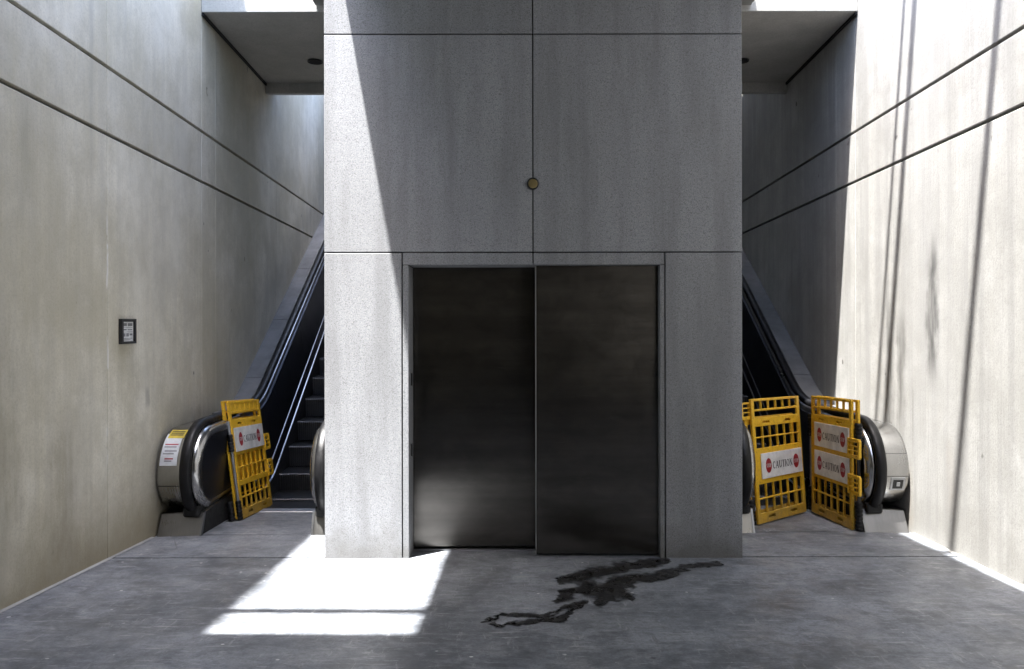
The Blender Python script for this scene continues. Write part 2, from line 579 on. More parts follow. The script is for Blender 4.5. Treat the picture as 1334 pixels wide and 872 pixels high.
# --- rear of the hall behind the camera, roof slabs with two long open slots
HZ0, HZ1 = 4.75, 5.05
tag(box('rear_wall', -3.3, 3.3, -12.3, -12.02, -.2, 4.745, 'canopy_concrete'), kind='structure')
SL1 = -1.325                                  # the slot on the left runs from the wall to here
SR0 = 2.30                                    # slot on the right starts here
tag(box('roof_middle', SL1, SR0, -12.4, -.012, HZ0, HZ1, 'canopy_concrete'), kind='structure')
tag(box('roof_right', BX1 + .004, SR0, -.010, 1.785, HZ0, HZ1, 'canopy_concrete'), kind='structure')
tag(box('flank_shade_strip', -1.88, BX0 - .004, .06, 1.785, HZ0, HZ1, 'canopy_concrete'), kind='structure')  # unseen strip added to keep the sun off the tower flank
tag(box('roof_left_rear', -2.80, SL1 - .002, -12.4, -2.335, HZ0, HZ1, 'canopy_concrete'), kind='structure')
tag(box('roof_right_rear', SR0 + .002, 2.95, -12.4, -6.5, HZ0, HZ1, 'canopy_concrete'), kind='structure')
tag(box('roof_beam', WL(-1.95) + .004, SL1 - .002, -1.975, -1.920, HZ0 + .02, HZ1 - .1, 'canopy_concrete'), kind='structure')
# slim trellis above the slot on the right: bars from a long rail to the wall, rail on posts
for yy, w in ((.25, .078), (.44, .045), (-.97, .072), (-2.4, .034), (-3.8, .034), (-5.2, .034)):
    tag(box('roof_beam', 1.93, WR(yy) - .004, yy - w / 2, yy + w / 2, 6.96, 7.02, 'canopy_concrete'), kind='structure')
tag(box('roof_rail', 1.86, 1.926, -6.6, 1.2, 6.95, 7.03, 'canopy_concrete'), kind='structure')
for yy in (-6.4, -3.2, -.1):
    tag(box('roof_post', 1.865, 1.921, yy - .03, yy + .03, HZ1, 6.948, 'canopy_concrete'), kind='structure')

# --- two short bridges over the escalators
for sgn in (-1, 1):
    f, xb = (WL, BX0) if sgn < 0 else (WR, BX1)
    lab = ('concrete bridge slab over the escalator by the warm grey wall' if sgn < 0
           else 'concrete bridge slab over the escalator by the pale sunlit wall')
    root = thing('bridge_slab', ((f(3) + xb) / 2, 3, 4.69), lab, 'bridge', 'bridge slabs over the escalators')
    g = 0.002 * -sgn

    def prism(name, y0, y1, z0, z1, mat='concrete_soffit', hole=None):
        V = []
        for z in (z0, z1):
            V += [(f(y0) + g, y0, z), (xb - g * .4, y0, z), (xb - g * .4, y1, z), (f(y1) + g, y1, z)]
        return mesh_obj(name, V, BOXF, mat, root, bevel=0.006)
    prism('deck', 1.79, 3.94, 4.69, 5.35)
    prism('downstand_beam', 3.943, 4.02, 4.565, 5.99)
    prism('rear_deck', 4.023, 4.43, 4.78, 5.99)
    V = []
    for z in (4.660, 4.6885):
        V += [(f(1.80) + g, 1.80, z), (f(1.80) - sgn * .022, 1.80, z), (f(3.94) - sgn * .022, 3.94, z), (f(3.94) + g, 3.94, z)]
    mesh_obj('gap_shade_strip', V, BOXF, 'dark_void', root)  # solid near-black strip standing in for the shade of a gap
    lx = -2.24 if sgn < 0 else 2.62
    V, F = lathe([(.085, -.014), (.085, 0.0), (.07, 0.0), (.07, -.004)], 28, cap=False)
    ring = mesh_obj('downlight', [(a + lx, b + 3.14, c + 4.688) for a, b, c in V], F, 'frame_black', root, smooth=True)
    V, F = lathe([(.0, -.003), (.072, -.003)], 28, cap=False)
    mesh_obj('lens', [(a + lx, b + 3.14, c + 4.688) for a, b, c in V], F, 'dark_void', ring)  # flat black disc painted for the darkness inside the recess

# --- ground between the escalators behind the tower, and the upper level
def nose_f(y, y1=2.2, Rr=1.0, top=4.83):
    a = R(30)
    ye = y1 + Rr * math.sin(a)
    ze = Rr * (1 - math.cos(a))
    if y <= y1: return 0.0
    if y <= ye: return Rr - math.sqrt(Rr * Rr - (y - y1) ** 2)
    z = ze + (y - ye) * math.tan(a)
    return min(z, top)


V = []
ys = [4.46 + i * .5 for i in range(15)]
for y in ys:
    z = nose_f(y) + .55
    V += [(BX0 + .03, y, -.5), (BX1 - .03, y, -.5), (BX1 - .03, y, z), (BX0 + .03, y, z)]
F = [(0, 1, 2, 3), tuple(reversed([len(V) - 4 + k for k in range(4)]))]
for i in range(len(ys) - 1):
    for k in range(4):
        a, b = i * 4 + k, i * 4 + (k + 1) % 4
        F.append((a, a + 4, b + 4, b))
tag(mesh_obj('median', V, F, 'canopy_concrete'), kind='structure')
# cover over the escalator wells beyond the bridges, unseen opening on the left shaped to light the far wall, with one slit on the right
for x0, x1, y0, y1 in ((-2.86, -1.36, 4.44, 4.86), (-2.86, -1.36, 6.9, 14.6), (-1.358, 1.658, 4.46, 14.6), (1.66, 3.40, 4.44, 4.99), (1.66, 3.40, 5.018, 14.6)):
    tag(box('roof_well', x0, x1, y0, y1, TOPZ + .004, TOPZ + .3, 'canopy_concrete'), kind='structure')
tag(box('rear_wall', -3.4, 4.3, 14.62, 14.9, 4.0, TOPZ + .3, 'canopy_concrete'), kind='structure')  # unseen end wall added to keep horizon light out of the well
tag(box('upper_deck', -3.3, 3.7, 12.0, 16, 4.4, 4.74, 'canopy_concrete'), kind='structure')

# ------------------------------------------------------------------ lift tower
tower = thing('lift_tower', (.154, 2.2, 0), 'grey granite clad lift tower between the two escalators', 'lift tower')
G, TH = 0.0045, 0.045
JX, JZ1, JZ2 = 0.153, 2.211, 3.789


def gpanel(x0, x1, z0, z1, name='granite_panel', y0=0.0, y1=TH):
    return box(name, x0, x1, y0, y1, z0, z1, 'granite', tower, bevel=0.0025)


for (z0, z1) in ((JZ1 + G, JZ2 - G), (JZ2 + G, 5.40), (5.409, 6.3)):
    gpanel(BX0, JX - G, z0, z1)
    gpanel(JX + G, BX1, z0, z1)
gpanel(BX0, -.794 - G, -.03, JZ1 - G)
gpanel(1.106 + G, BX1, -.03, JZ1 - G)
gpanel(-.794 + G, JX - G, 2.122, JZ1 - G, 'lintel')
gpanel(JX + G, 1.106 - G, 2.122, JZ1 - G, 'lintel')
gpanel(-.794 + G, -.748, -.03, 2.118, 'jamb', 0, .30)
gpanel(1.070, 1.106 - G, -.03, 2.118, 'jamb', 0, .30)
box('soffit_strip', -.744, 1.066, TH + .004, .30, 2.119, 2.135, 'granite', tower)
# flanks
for x0, x1 in ((BX0, BX0 + TH), (BX1 - TH, BX1)):
    for (z0, z1) in ((-.25, JZ1 - G), (JZ1 + G, JZ2 - G), (JZ2 + G, 5.40), (5.409, 6.3)):
        for k in range(3):
            ya = TH + .006 + k * 1.46
            box('granite_panel', x0, x1, ya, min(ya + 1.452, 4.42), z0, z1, 'granite', tower, bevel=.0025)
# core
c0, c1 = BX0 + TH + .004, BX1 - TH - .004
V, F = [], []
for (a, b, y0, y1, z0, z1, nm) in ((c0, -.79, TH + .004, 4.40, -.3, 2.14, 'core'), (1.10, c1, TH + .004, 4.40, -.3, 2.14, 'core'),
                                   (c0, c1, TH + .004, 4.40, 2.142, 6.25, 'core'), (-.788, 1.098, .36, 4.40, -.3, 2.14, 'core')):
    box(nm, a, b, y0, y1, z0, z1, 'joint_dark', tower)
# doors: two sliding leaves, the left one set deeper
door = tag(box('lift_door', -.746, .215, .235, .275, fz(0, .25) + .030, 2.13, 'door_steel', tower, bevel=.002))
door['label'] = 'dark brushed steel door leaf set back in the opening'
box('floor_guide', -.746, .215, .225, .285, fz(0, .25) - .004, fz(0, .25) + .012, 'stainless_dull', door)
door2 = box('lift_door', .178, 1.067, .060, .110, fz(0, .06) + .012, 2.117, 'door_steel', tower, bevel=.002)
door2['label'] = 'dark brushed steel door leaf nearer the camera'
box('edge_trim', .170, .1775, .056, .114, fz(0, .06) + .012, 2.117, 'stainless_dull', door2)
# small fittings on the door frame
for z in (1.24, .72):
    box('latch', -.7475, -.738, .11, .135, z, z + .09, 'frame_black', tower)
# brass disc on the upright joint
V, F = lathe([(.044, 0), (.044, .012), (.036, .016), (.034, .012)], 30)
o = mesh_obj('disc_ring', [(JX + a, -c - .0005, 2.706 + b) for a, b, c in V], F, 'frame_black', tower, smooth=True, auto=30)
V, F = lathe([(.0335, .006), (.0335, .0135), (.030, .016), (.0, .0165)], 30, cap=False)
mesh_obj('disc_face', [(JX + a, -c - .0005, 2.706 + b) for a, b, c in V], F, 'brass', o, smooth=True, auto=30)


# ------------------------------------------------------------------ framed notice on the left wall
def on_left(y, z, out):
    return (WL(y) + out, y, z)


def wl_box(name, y0, y1, z0, z1, o0, o1, mat, parent):
    V = [on_left(y0, z0, o0), on_left(y1, z0, o0), on_left(y1, z0, o1), on_left(y0, z0, o1),
         on_left(y0, z1, o0), on_left(y1, z1, o0), on_left(y1, z1, o1), on_left(y0, z1, o1)]
    return mesh_obj(name, V, BOXF, mat, parent)


note = thing('framed_notice', on_left(.25, 1.645, 0), 'small black framed notice on the warm grey concrete wall', 'notice')
ny0, ny1, nz0, nz1, ft = .135, .368, 1.548, 1.736, .026
wl_box('frame', ny0, ny0 + ft, nz0, nz1, .002, .028, 'frame_black', note)
wl_box('frame', ny1 - ft, ny1, nz0, nz1, .002, .028, 'frame_black', note)
wl_box('frame', ny0 + ft, ny1 - ft, nz1 - .022, nz1, .002, .0275, 'frame_black', note)
wl_box('frame', ny0 + ft, ny1 - ft, nz0, nz0 + .018, .002, .0275, 'frame_black', note)
paper = wl_box('paper', ny0 + ft, ny1 - ft, nz0 + .018, nz1 - .022, .002, .014, 'sign_white', note)
V, F = [], []
for (a, b, c, d) in ((.06, .42, .78, .93), (.5, .92, .78, .93), (.06, .94, .70, .72), (.08, .40, .56, .64), (.48, .9, .57, .62), (.06, .94, .47, .495),
                     (.10, .30, .25, .42), (.36, .60, .25, .42), (.66, .92, .30, .40), (.06, .9, .14, .17), (.06, .75, .07, .10)):
    yy0, yy1 = ny0 + ft + a * (ny1 - ny0 - 2 * ft), ny0 + ft + b * (ny1 - ny0 - 2 * ft)
    hh = nz1 - nz0 - .04
    zz0, zz1 = nz0 + .018 + c * hh, nz0 + .018 + d * hh
    k = len(V)
    V += [on_left(yy0, zz0, .0146), on_left(yy1, zz0, .0146), on_left(yy1, zz1, .0146), on_left(yy0, zz1, .0146)]
    F.append((k, k + 1, k + 2, k + 3))
tag(mesh_obj('print', V, F, 'print_grey', paper), kind='stuff')


# ------------------------------------------------------------------ escalators
YC, ZC, RH = 1.075, 0.545, 0.375           # newel: centre and radius of the handrail line
HTOP = ZC + RH
YEND = 11.9


def rail_path():
    """handrail guide line in (y, z), z above the landing, from the boot round the newel and up"""
    P = []
    for k in range(25):
        a = R(238 - (238 - 90) * k / 24)
        P.append((YC + RH * math.cos(a), ZC + RH * math.sin(a)))
    y = YC + .1
    while y < YEND:
        P.append((y, HTOP + nose_f(y, 2.28, 1.3)))
        y += .1 if y < 3.4 or y > 10.2 else .45
    P.append((YEND, HTOP + nose_f(YEND, 2.28, 1.3)))
    return P


def normals(P):
    N = []
    for i in range(len(P)):
        a, b = P[max(0, i - 1)], P[min(len(P) - 1, i + 1)]
        t = Vector((b[0] - a[0], b[1] - a[1])).normalized()
        N.append((-t.y, t.x))               # outward: up on the flat
    return N


def sweep(P, sec, close=True, cap=True):
    """section points (u, n) carried along P in the y-z plane -> verts (u, y, z)"""
    N = normals(P)
    V, F = [], []
    m = len(sec)
    for (p, n) in zip(P, N):
        for (u, d) in sec:
            V.append((u, p[0] + n[0] * d, p[1] + n[1] * d))
    for i in range(len(P) - 1):
        for k in range(m if close else m - 1):
            a, b = i * m + k, i * m + (k + 1) % m
            F.append((a, b, b + m, a + m))
    if cap and close:
        F.append(tuple(reversed(range(m))))
        F.append(tuple((len(P) - 1) * m + k for k in range(m)))
    return V, F


CU = 0.820                                  # centre line, measured from the wall


def step_mesh():
    """one step: grooved tread and grooved riser below its nose; local u across from 0, y back from nose"""
    w, n = .63, 27
    V, F = [], []
    prof = [(0.022, -.23), (0.008, -.14), (0.0, -.045), (0.0, -.008), (0.006, 0.0), (0.41, 0.0)]
    cols = []
    for i in range(n):
        u0 = -w / 2 + w * i / n
        cols += [(u0, 0), (u0 + w / n * .45, 0), (u0 + w / n * .45, 1), (u0 + w / n, 1)]
    m = len(prof)
    for (u, low) in cols:
        for k, (y, z) in enumerate(prof):
            if low:
                if k <= 3: V.append((u, y + .016, z - .002))
                else: V.append((u, y, z - .016))
            else:
                V.append((u, y, z))
    for i in range(len(cols) - 1):
        for k in range(m - 1):
            a = i * m + k
            F.append((a, a + 1, a + m + 1, a + m))
    me = bpy.data.meshes.new('escalator_step')
    me.from_pydata(V, [], F)
    me.materials.append(M['step_metal'])
    return me


STEP = step_mesh()


def escalator(sgn, base, label, extras):
    f = WL if sgn < 0 else WR
    w = -sgn                                  # u grows away from the wall

    def T(V):
        return [(f(y) + w * u, y, z + base) for (u, y, z) in V]
    root = thing('escalator', (f(1.9) + w * CU, 1.9, base), label, 'escalator', 'escalators either side of the lift tower')
    P = rail_path()
    flat = [p for p in P if p[0] < 2.05]
    for side in (0, 1):
        mir = (lambda u: u) if side == 0 else (lambda u: 2 * CU - u)

        def mk(name, V, F, mat, parent=root, **kw):
            return mesh_obj(name, T([(mir(u), y, z) for (u, y, z) in V]), F, mat, parent, **kw)
        # handrail
        sec = [(.232, -.012), (.226, .006), (.228, .024), (.240, .037), (.256, .042), (.284, .042), (.300, .037), (.312, .024), (.314, .006), (.308, -.012)]
        mk('handrail', *sweep(P, sec), 'black_rubber', smooth=True, auto=50)
        mk('handrail_guide', *sweep(P, [(.245, -.03), (.245, .0), (.295, .0), (.295, -.03)]), 'black_matte')
        # stainless newel drum next to the wall, then the deck that climbs beside the handrail
        Pd = [p for p in P if p[0] < 2.06]
        if side == 0:
            drum_u = (.020, .222)
        else:
            drum_u = (.085, .222)
        secd = [(drum_u[0], -.14), (drum_u[0], -.045), (drum_u[0] + .010, -.033), (drum_u[0] + .028, -.028), (drum_u[1], -.028), (drum_u[1], -.14)]
        drum = mk('newel_drum', *sweep(Pd, secd), 'stainless', smooth=True, auto=40)
        cheek = [(drum_u[0] + .006, YC + .30 * math.cos(R(a)), ZC + .30 * math.sin(R(a))) for a in range(90, 275, 8)]
        cheek += [(drum_u[0] + .006, 2.05, ZC - .30), (drum_u[0] + .006, 2.05, ZC + .30)]
        n = len(cheek)
        V = cheek + [(drum_u[1] - .01, y, z) for (_, y, z) in cheek]
        mk('newel_core', V, [tuple(range(n)), tuple(reversed(range(n, 2 * n)))] + [(i, (i + 1) % n, n + (i + 1) % n, n + i) for i in range(n)], 'stainless_dull')
        cuts = [2.065, 3.1, 4.25, 5.55, 7.2, 8.9, 10.5, 11.9]
        for a, b in zip(cuts[:-1], cuts[1:]):
            Pk = [(a + .003 + (b - a - .006) * i / 8, HTOP + nose_f(a + .003 + (b - a - .006) * i / 8, 2.28, 1.3)) for i in range(9)]
            du = .001 if side == 0 else .075
            mk('deck_panel', *sweep(Pk, [(du, -.09), (du, -.030), (.222, -.026), (.222, -.09)]), 'deck_paint')
        # bezel: bright moulding under the handrail on the inner side
        Pb = [(2.0, ZC - RH), (1.6, ZC - RH), (1.25, ZC - RH)]
        for k in range(1, 31):
            a = R(268 - (268 - 90) * k / 30)
            Pb.append((YC + RH * math.cos(a), ZC + RH * math.sin(a)))
        Pb += [p for p in P if p[0] > YC + .05]
        Pb1 = [p for p in Pb if p[0] < 1.9]
        Pb2 = [p for p in P if p[0] > 1.87]
        secb = [(.300, -.10), (.300, -.022), (.316, -.020), (.338, -.028), (.358, -.046), (.368, -.070), (.372, -.086), (.366, -.10)]
        mk('newel_bezel', *sweep(Pb1, secb), 'stainless', smooth=True, auto=50)
        secs = [(.300, -.075), (.300, -.020), (.318, -.021), (.327, -.030), (.330, -.050), (.338, -.075)]
        mk('rail_trim', *sweep(Pb2, secs), 'trim_steel', smooth=True, auto=50)
        # inner balustrade panels
        def top_z(y):
            if y < YC: return ZC + math.sqrt(max(0.0, (RH - .07) ** 2 - (y - YC) ** 2))
            return HTOP - .07 + nose_f(y, 2.28, 1.3)

        def bot_z(y):
            if y < YC: return ZC - math.sqrt(max(0.0, (RH - .07) ** 2 - (y - YC) ** 2))
            return max(ZC - RH + .07, nose_f(y) + .23)
        pcuts = [YC - (RH - .071), 1.92, 3.05, 4.2, 5.4, 6.9, 8.6, 10.3, 11.9]
        for a, b in zip(pcuts[:-1], pcuts[1:]):
            nn = 14
            V, F = [], []
            for i in range(nn + 1):
                y = a + .0025 + (b - a - .005) * (i / nn if a > 1 else (i / nn) ** 1.6)
                for uu in (.340, .362):
                    V += [(uu + .085 if a > 1 else uu, y, bot_z(y)), (uu - .008 if a > 1 else uu, y, top_z(y))]
            for i in range(nn):
                k = i * 4
                F += [(k, k + 1, k + 5, k + 4), (k + 2, k + 6, k + 7, k + 3), (k, k + 4, k + 6, k + 2), (k + 1, k + 3, k + 7, k + 5)]
            F += [(0, 2, 3, 1), (nn * 4, nn * 4 + 1, nn * 4 + 3, nn * 4 + 2)]
            mk('balustrade_panel', V, F, 'balustrade_dark')
        # inner deck with its two trims, and the skirt
        yy = [1.97] + [2.05 + i * .14 for i in range(11)] + [3.6 + i * .6 for i in range(14)] + [11.9]
        Pk = [(y, nose_f(y)) for y in yy]
        mk('inner_deck', *sweep(Pk, [(.420, .05), (.420, .205), (.445, .212), (.488, .125), (.488, .05)]), 'balustrade_dark')
        mk('deck_trim', *sweep(Pk, [(.4485, .210), (.4485, .224), (.456, .221), (.460, .205)]), 'trim_steel')
        mk('deck_trim', *sweep(Pk, [(.486, .118), (.486, .134), (.497, .130), (.497, .113)]), 'trim_steel')
        mk('skirt', *sweep(Pk, [(.486, -.30), (.486, .110), (.498, .110), (.498, -.30)]), 'black_matte')
        # plinth under the newel: stainless, splayed towards the front
        z1 = ZC - RH + .035
        y0, y1 = .82, 1.95
        pu = .012 if side == 0 else .085
        V = [(pu, y0 - .10, -.02), (.355, y0 - .07, -.05), (.355, y1, -.10), (pu, y1, -.10),
             (pu + .01, y0 + .00, z1), (.355, y0 + .05, z1), (.355, y1, z1), (pu + .01, y1, z1)]
        mk('plinth', V, BOXF, 'plinth_steel', bevel=.008)
        mk('plinth_edge', [(.350, y0 + .045, z1), (.366, y0 + .045, z1), (.366, y0 - .078, -.05), (.350, y0 - .078, -.05),
                           (.350, y0 + .085, z1), (.366, y0 + .085, z1), (.366, y0 - .03, -.05), (.350, y0 - .03, -.05)],
           [(0, 1, 2, 3), (7, 6, 5, 4), (0, 4, 5, 1), (1, 5, 6, 2), (2, 6, 7, 3), (3, 7, 4, 0)], 'trim_steel')
        mk('plinth_side', [(.357, y0 + .09, z1 - .01), (.357, y0 - .025, -.06), (.357, 1.95, -.10), (.357, 1.95, z1 - .01),
                           (.362, y0 + .09, z1 - .01), (.362, y0 - .025, -.06), (.362, 1.95, -.10), (.362, 1.95, z1 - .01)],
           [(0, 1, 2, 3), (7, 6, 5, 4), (0, 4, 5, 1), (1, 5, 6, 2), (2, 6, 7, 3), (3, 7, 4, 0)], 'black_matte')
        boot_y = YC + RH * math.cos(R(238))
        V, F = box_vf(.205, .335, boot_y - .07, boot_y + .12, ZC - RH + .005, ZC - RH + .09)
        mk('handrail_boot', V, F, 'black_matte', bevel=.012)
        extras(side, mk, drum)
    # landing plate and comb
    V = []
    e = 0.052
    yl0, yl1 = .808, 1.80
    for y in (yl0, yl1):
        for z in (-.06, 0):
            zz = (fz(f(y) + w * CU, y) - base if y == yl0 else -.035) + z
            V += [(.46 if y > 1 else .02, y, zz), (2 * CU - (.46 if y > 1 else .02), y, zz)]
    plate = mesh_obj('landing_plate', T(V), [(0, 1, 3, 2), (4, 6, 7, 5), (0, 4, 5, 1), (2, 3, 7, 6), (0, 2, 6, 4), (1, 5, 7, 3)], 'floor_concrete', root)
    V, F = box_vf(.50, 2 * CU - .50, 1.804, 1.93, -.10, -.028)
    mesh_obj('comb_plate', T(V), F, 'stainless_dull', root, bevel=.004)
    # steps
    k = 0
    y = 1.90
    rise0 = None
    while y < 10.6:
        zt = nose_f(y + .12) if y < 3.3 else nose_f(y + .12)
        o = bpy.data.objects.new('step', STEP)
        C.objects.link(o)
        o.parent = root
        o.location = (f(y) + w * CU - root.location.x, y - root.location.y, -.045 + zt)
        o.rotation_euler = (0, 0, (0.0408 if sgn < 0 else -.049))
        y += .4
        k += 1
    # unseen dark slab added below the steps to stop light leaks
    yy = [1.6, 2.3, 2.8] + [3.4 + i * .6 for i in range(15)]
    Pk = [(y, nose_f(y)) for y in yy]
    mesh_obj('leak_block', *((lambda vf: (T(vf[0]), vf[1]))(sweep(Pk, [(.03, -.75), (.03, -.32), (2 * CU - .03, -.32), (2 * CU - .03, -.75)]))), 'dark_void', root)
    return root


def arc_plate(mk, name, u0, u1, a0, a1, r, mat, parent, th=.0015):
    V, F = [], []
    n = 8
    for i in range(n + 1):
        a = R(a0 + (a1 - a0) * i / n)
        for rr in (r, r + th):
            for u in (u0, u1):
                V.append((u, YC + rr * math.cos(a), ZC + rr * math.sin(a)))
    for i in range(n):
        k = i * 4
        F += [(k + 2, k + 3, k + 7, k + 6), (k, k + 4, k + 5, k + 1), (k, k + 2, k + 6, k + 4), (k + 1, k + 5, k + 7, k + 3)]
    F += [(0, 1, 3, 2), (n * 4, n * 4 + 2, n * 4 + 3, n * 4 + 1)]
    return mk(name, V, F, mat, parent)


RD = RH - .0275


def extras_left(side, mk, drum):
    if side: return
    nt = arc_plate(mk, 'safety_notice', .045, .185, 118, 168, RD, 'sticker_white', drum)
    arc_plate(mk, 'notice_header', .047, .183, 119, 134, RD + .0016, 'sticker_yellow', nt) if False else None
    V, F = None, None
    h = arc_plate(mk, 'notice_header', .060, .195, 108, 127, RD + .0017, 'sticker_yellow', drum)
    for a, u0, u1 in ((137, .06, .17), (141, .06, .16), (147, .07, .17), (151, .06, .15), (158, .08, .15), (161, .08, .14)):
        arc_plate(mk, 'print_line', u0, u1, a, a + 1.6, RD + .0017, 'print_red' if a in (137, 158) else 'print_grey', drum, .0008)
    for a in (112, 116, 120):
        arc_plate(mk, 'print_line', .072, .18, a, a + 1.8, RD + .0034, 'print_black', drum, .0008)
    # repair seam
    arc_plate(mk, 'drum_seam', .03, .222, 196, 196.6, RD + .0003, 'black_matte', drum, .0008)


def extras_right(side, mk, drum):
    if side: return
    arc_plate(mk, 'drum_seam', .03, .222, 156, 156.6, RD + .0003, 'black_matte', drum, .0008)
    pl = arc_plate(mk, 'switch_plate', .055, .17, 189, 208, RD, 'stainless_dull', drum, .004)
    sw = arc_plate(mk, 'switch_panel', .072, .153, 192, 205, RD + .0042, 'frame_black', drum, .002)
    arc_plate(mk, 'key_switch', .098, .125, 195.5, 201, RD + .0064, 'stainless_dull', drum, .005)
    arc_plate(mk, 'drum_seam', .03, .222, 187, 187.6, RD + .0003, 'black_matte', drum, .0008)


esc_l = escalator(-1, -.085, 'escalator beside the warm grey wall, blocked by one folded yellow barrier', extras_left)
esc_r = escalator(1, -.065, 'escalator beside the pale sunlit wall, blocked by two opened yellow barrier panels', extras_right)


# ------------------------------------------------------------------ yellow barriers
def stroke_word(word, h, gap=.16):
    """serif capitals as thin raised strokes in (x, z); returns verts, faces, width"""
    V, F = [], []
    tk, tn = .22, .11
    lvl = [0]

    def quad(a, b, c, d):
        lvl[0] += 1
        y = -.00002 * (lvl[0] % 7)
        k = len(V)
        for p in (a, b, c, d):
            V.append((p[0] * h, y, p[1] * h))
        F.append((k, k + 1, k + 2, k + 3))

    def line(x, x0, z0, x1, z1, wd):
        quad((x + x0 - wd / 2, z0), (x + x0 + wd / 2, z0), (x + x1 + wd / 2, z1), (x + x1 - wd / 2, z1))

    def bar(x, x0, x1, z0, z1):
        quad((x + x0, z0), (x + x1, z0), (x + x1, z1), (x + x0, z1))

    def arc(x, cx, cz, rx, rz, a0, a1, n=14):
        for i in range(n):
            p = [R(a0 + (a1 - a0) * (i + j) / n) for j in (0, 1)]
            q = []
            for a in p:
                wd = tn + (tk - tn) * abs(math.cos(a))
                q.append(((x + cx + rx * math.cos(a), cz + rz * math.sin(a)),
                          (x + cx + (rx - wd) * math.cos(a), cz + (rz - tn) * math.sin(a))))
            quad(q[0][0], q[1][0], q[1][1], q[0][1])

    def serif(x, xc, z, wd=.34):
        bar(x, xc - wd / 2, xc + wd / 2, z, z + .05)
    x = 0.0
    for ch in word:
        if ch == 'C':
            arc(x, .42, .5, .42, .5, 48, 312)
            bar(x, .66, .72, .64, .92)
            wd = .78
        elif ch == 'A':
            line(x, .10, .05, .42, 1.0, tn); line(x, .74, .05, .44, 1.0, tk)
            bar(x, .24, .60, .32, .32 + tn); serif(x, .10, 0, .28); serif(x, .74, 0, .32)
            wd = .86
        elif ch == 'U':
            line(x, .18, .35, .18, .95, tk); line(x, .70, .35, .70, .95, tn)
            arc(x, .43, .36, .34, .36, 180, 360); serif(x, .18, .95); serif(x, .70, .95, .28)
            wd = .86
        elif ch == 'T':
            line(x, .38, .05, .38, .93, tk); bar(x, .0, .76, .93, 1.0)
            bar(x, .0, .05, .74, .93); bar(x, .71, .76, .74, .93); serif(x, .38, 0)
            wd = .76
        elif ch == 'I':
            line(x, .17, .05, .17, .95, tk); serif(x, .17, 0); serif(x, .17, .95)
            wd = .34
        elif ch == 'O':
            arc(x, .44, .5, .44, .5, 0, 360, 22)
            wd = .88
        elif ch == 'N':
            line(x, .14, .05, .14, .95, tn); line(x, .72, .0, .72, .95, tn); line(x, .68, .0, .14, 1.0, tk)
            serif(x, .14, 0, .28); serif(x, .72, .95, .28)
            wd = .86
        elif ch == 'S':
            arc(x, .30, .74, .28, .26, 30, 270, 10); arc(x, .30, .26, .28, .26, -150, 90, 10)
            wd = .60
        elif ch == 'P':
            line(x, .14, .05, .14, .95, tk); arc(x, .24, .73, .36, .27, -90, 90, 8); serif(x, .14, 0); bar(x, .14, .24, .94, 1.0); bar(x, .14, .24, .46, .53)
            wd = .62
        x += wd + gap
    return V, F, (x - gap) * h


def place(o, mtx):
    o.matrix_local = mtx


PW, PH, PT = .76, .90, .022


def panel_xs():
    st, b = .042, .010
    n = 6
    cw = (PW - 2 * st - (n - 1) * b) / n
    xs = [0.0, st]
    for i in range(n):
        xs.append(xs[-1] + cw)
        if i < n - 1: xs.append(xs[-1] + b)
    xs.append(PW)
    return xs


PXS = panel_xs()


def build_panel(zones, handle):
    """zones: list of (z0, z1, kind) covering 0..PH; kind in rail, slot, grid, sign"""
    zs, kinds = [0.0], []
    for (z1, kind) in zones:
        if kind == 'grid':
            z0 = zs[-1]
            mid = (z0 + z1) / 2
            for zz, kk in ((mid - .006, 'open'), (mid + .006, 'rail'), (z1, 'open')):
                zs.append(zz); kinds.append(kk)
        elif kind == 'rail2':
            z0 = zs[-1]
            for zz, kk in ((z0 + (z1 - z0) * .4, 'rail'), (z0 + (z1 - z0) * .68, 'slots'), (z1, 'rail')):
                zs.append(zz); kinds.append(kk)
        else:
            zs.append(z1); kinds.append(kind)
    if handle:
        for dz, kk in ((.012, 'hfoot'), (.070, 'hgap'), (.088, 'hbar'), (.158, 'hopen'), (.180, 'hbar')):
            zs.append(PH + dz); kinds.append(kk)
    nx = len(PXS) - 1

    def solid(i, j):
        k = kinds[j]
        edge = i == 0 or i == nx - 1
        barc = i % 2 == 0
        if k in ('rail', 'sign'): return True
        if k == 'frame': return edge
        if k == 'open': return edge or barc
        if k == 'slots': return edge or barc or i in (1, 5, 7, 11)
        if k == 'hfoot': return 0 < i < nx - 1
        if k == 'hgap': return i in (1, nx - 2) and True
        if k == 'hbar': return 0 < i < nx - 1
        if k == 'hopen': return i in (0 + 2, nx - 3) or (barc and 0 < i < nx - 1) or i in (1, nx - 2) and False
        return False
    # widen handle uprights: make the outermost cells of the slot row half open by using the bars only
    def solid2(i, j):
        if kinds[j] == 'hopen': return (barcol(i) and 0 < i < nx - 1) or i in (1, nx - 2) and handle == 'wide'
        return solid(i, j)

    def barcol(i): return i % 2 == 0
    if handle:
        # narrow posts at both ends of the handle
        def solid3(i, j):
            k = kinds[j]
            if k in ('hopen',):
                return (i % 2 == 0 and 0 < i < nx - 1) or i in (0, nx - 1)
            if k == 'hgap':
                return i in (0, nx - 1)
            if k in ('hbar', 'hfoot'):
                return True
            return solid(i, j)
        use = solid3
    else:
        use = solid
    return grid_panel(PXS, zs, use, PT)


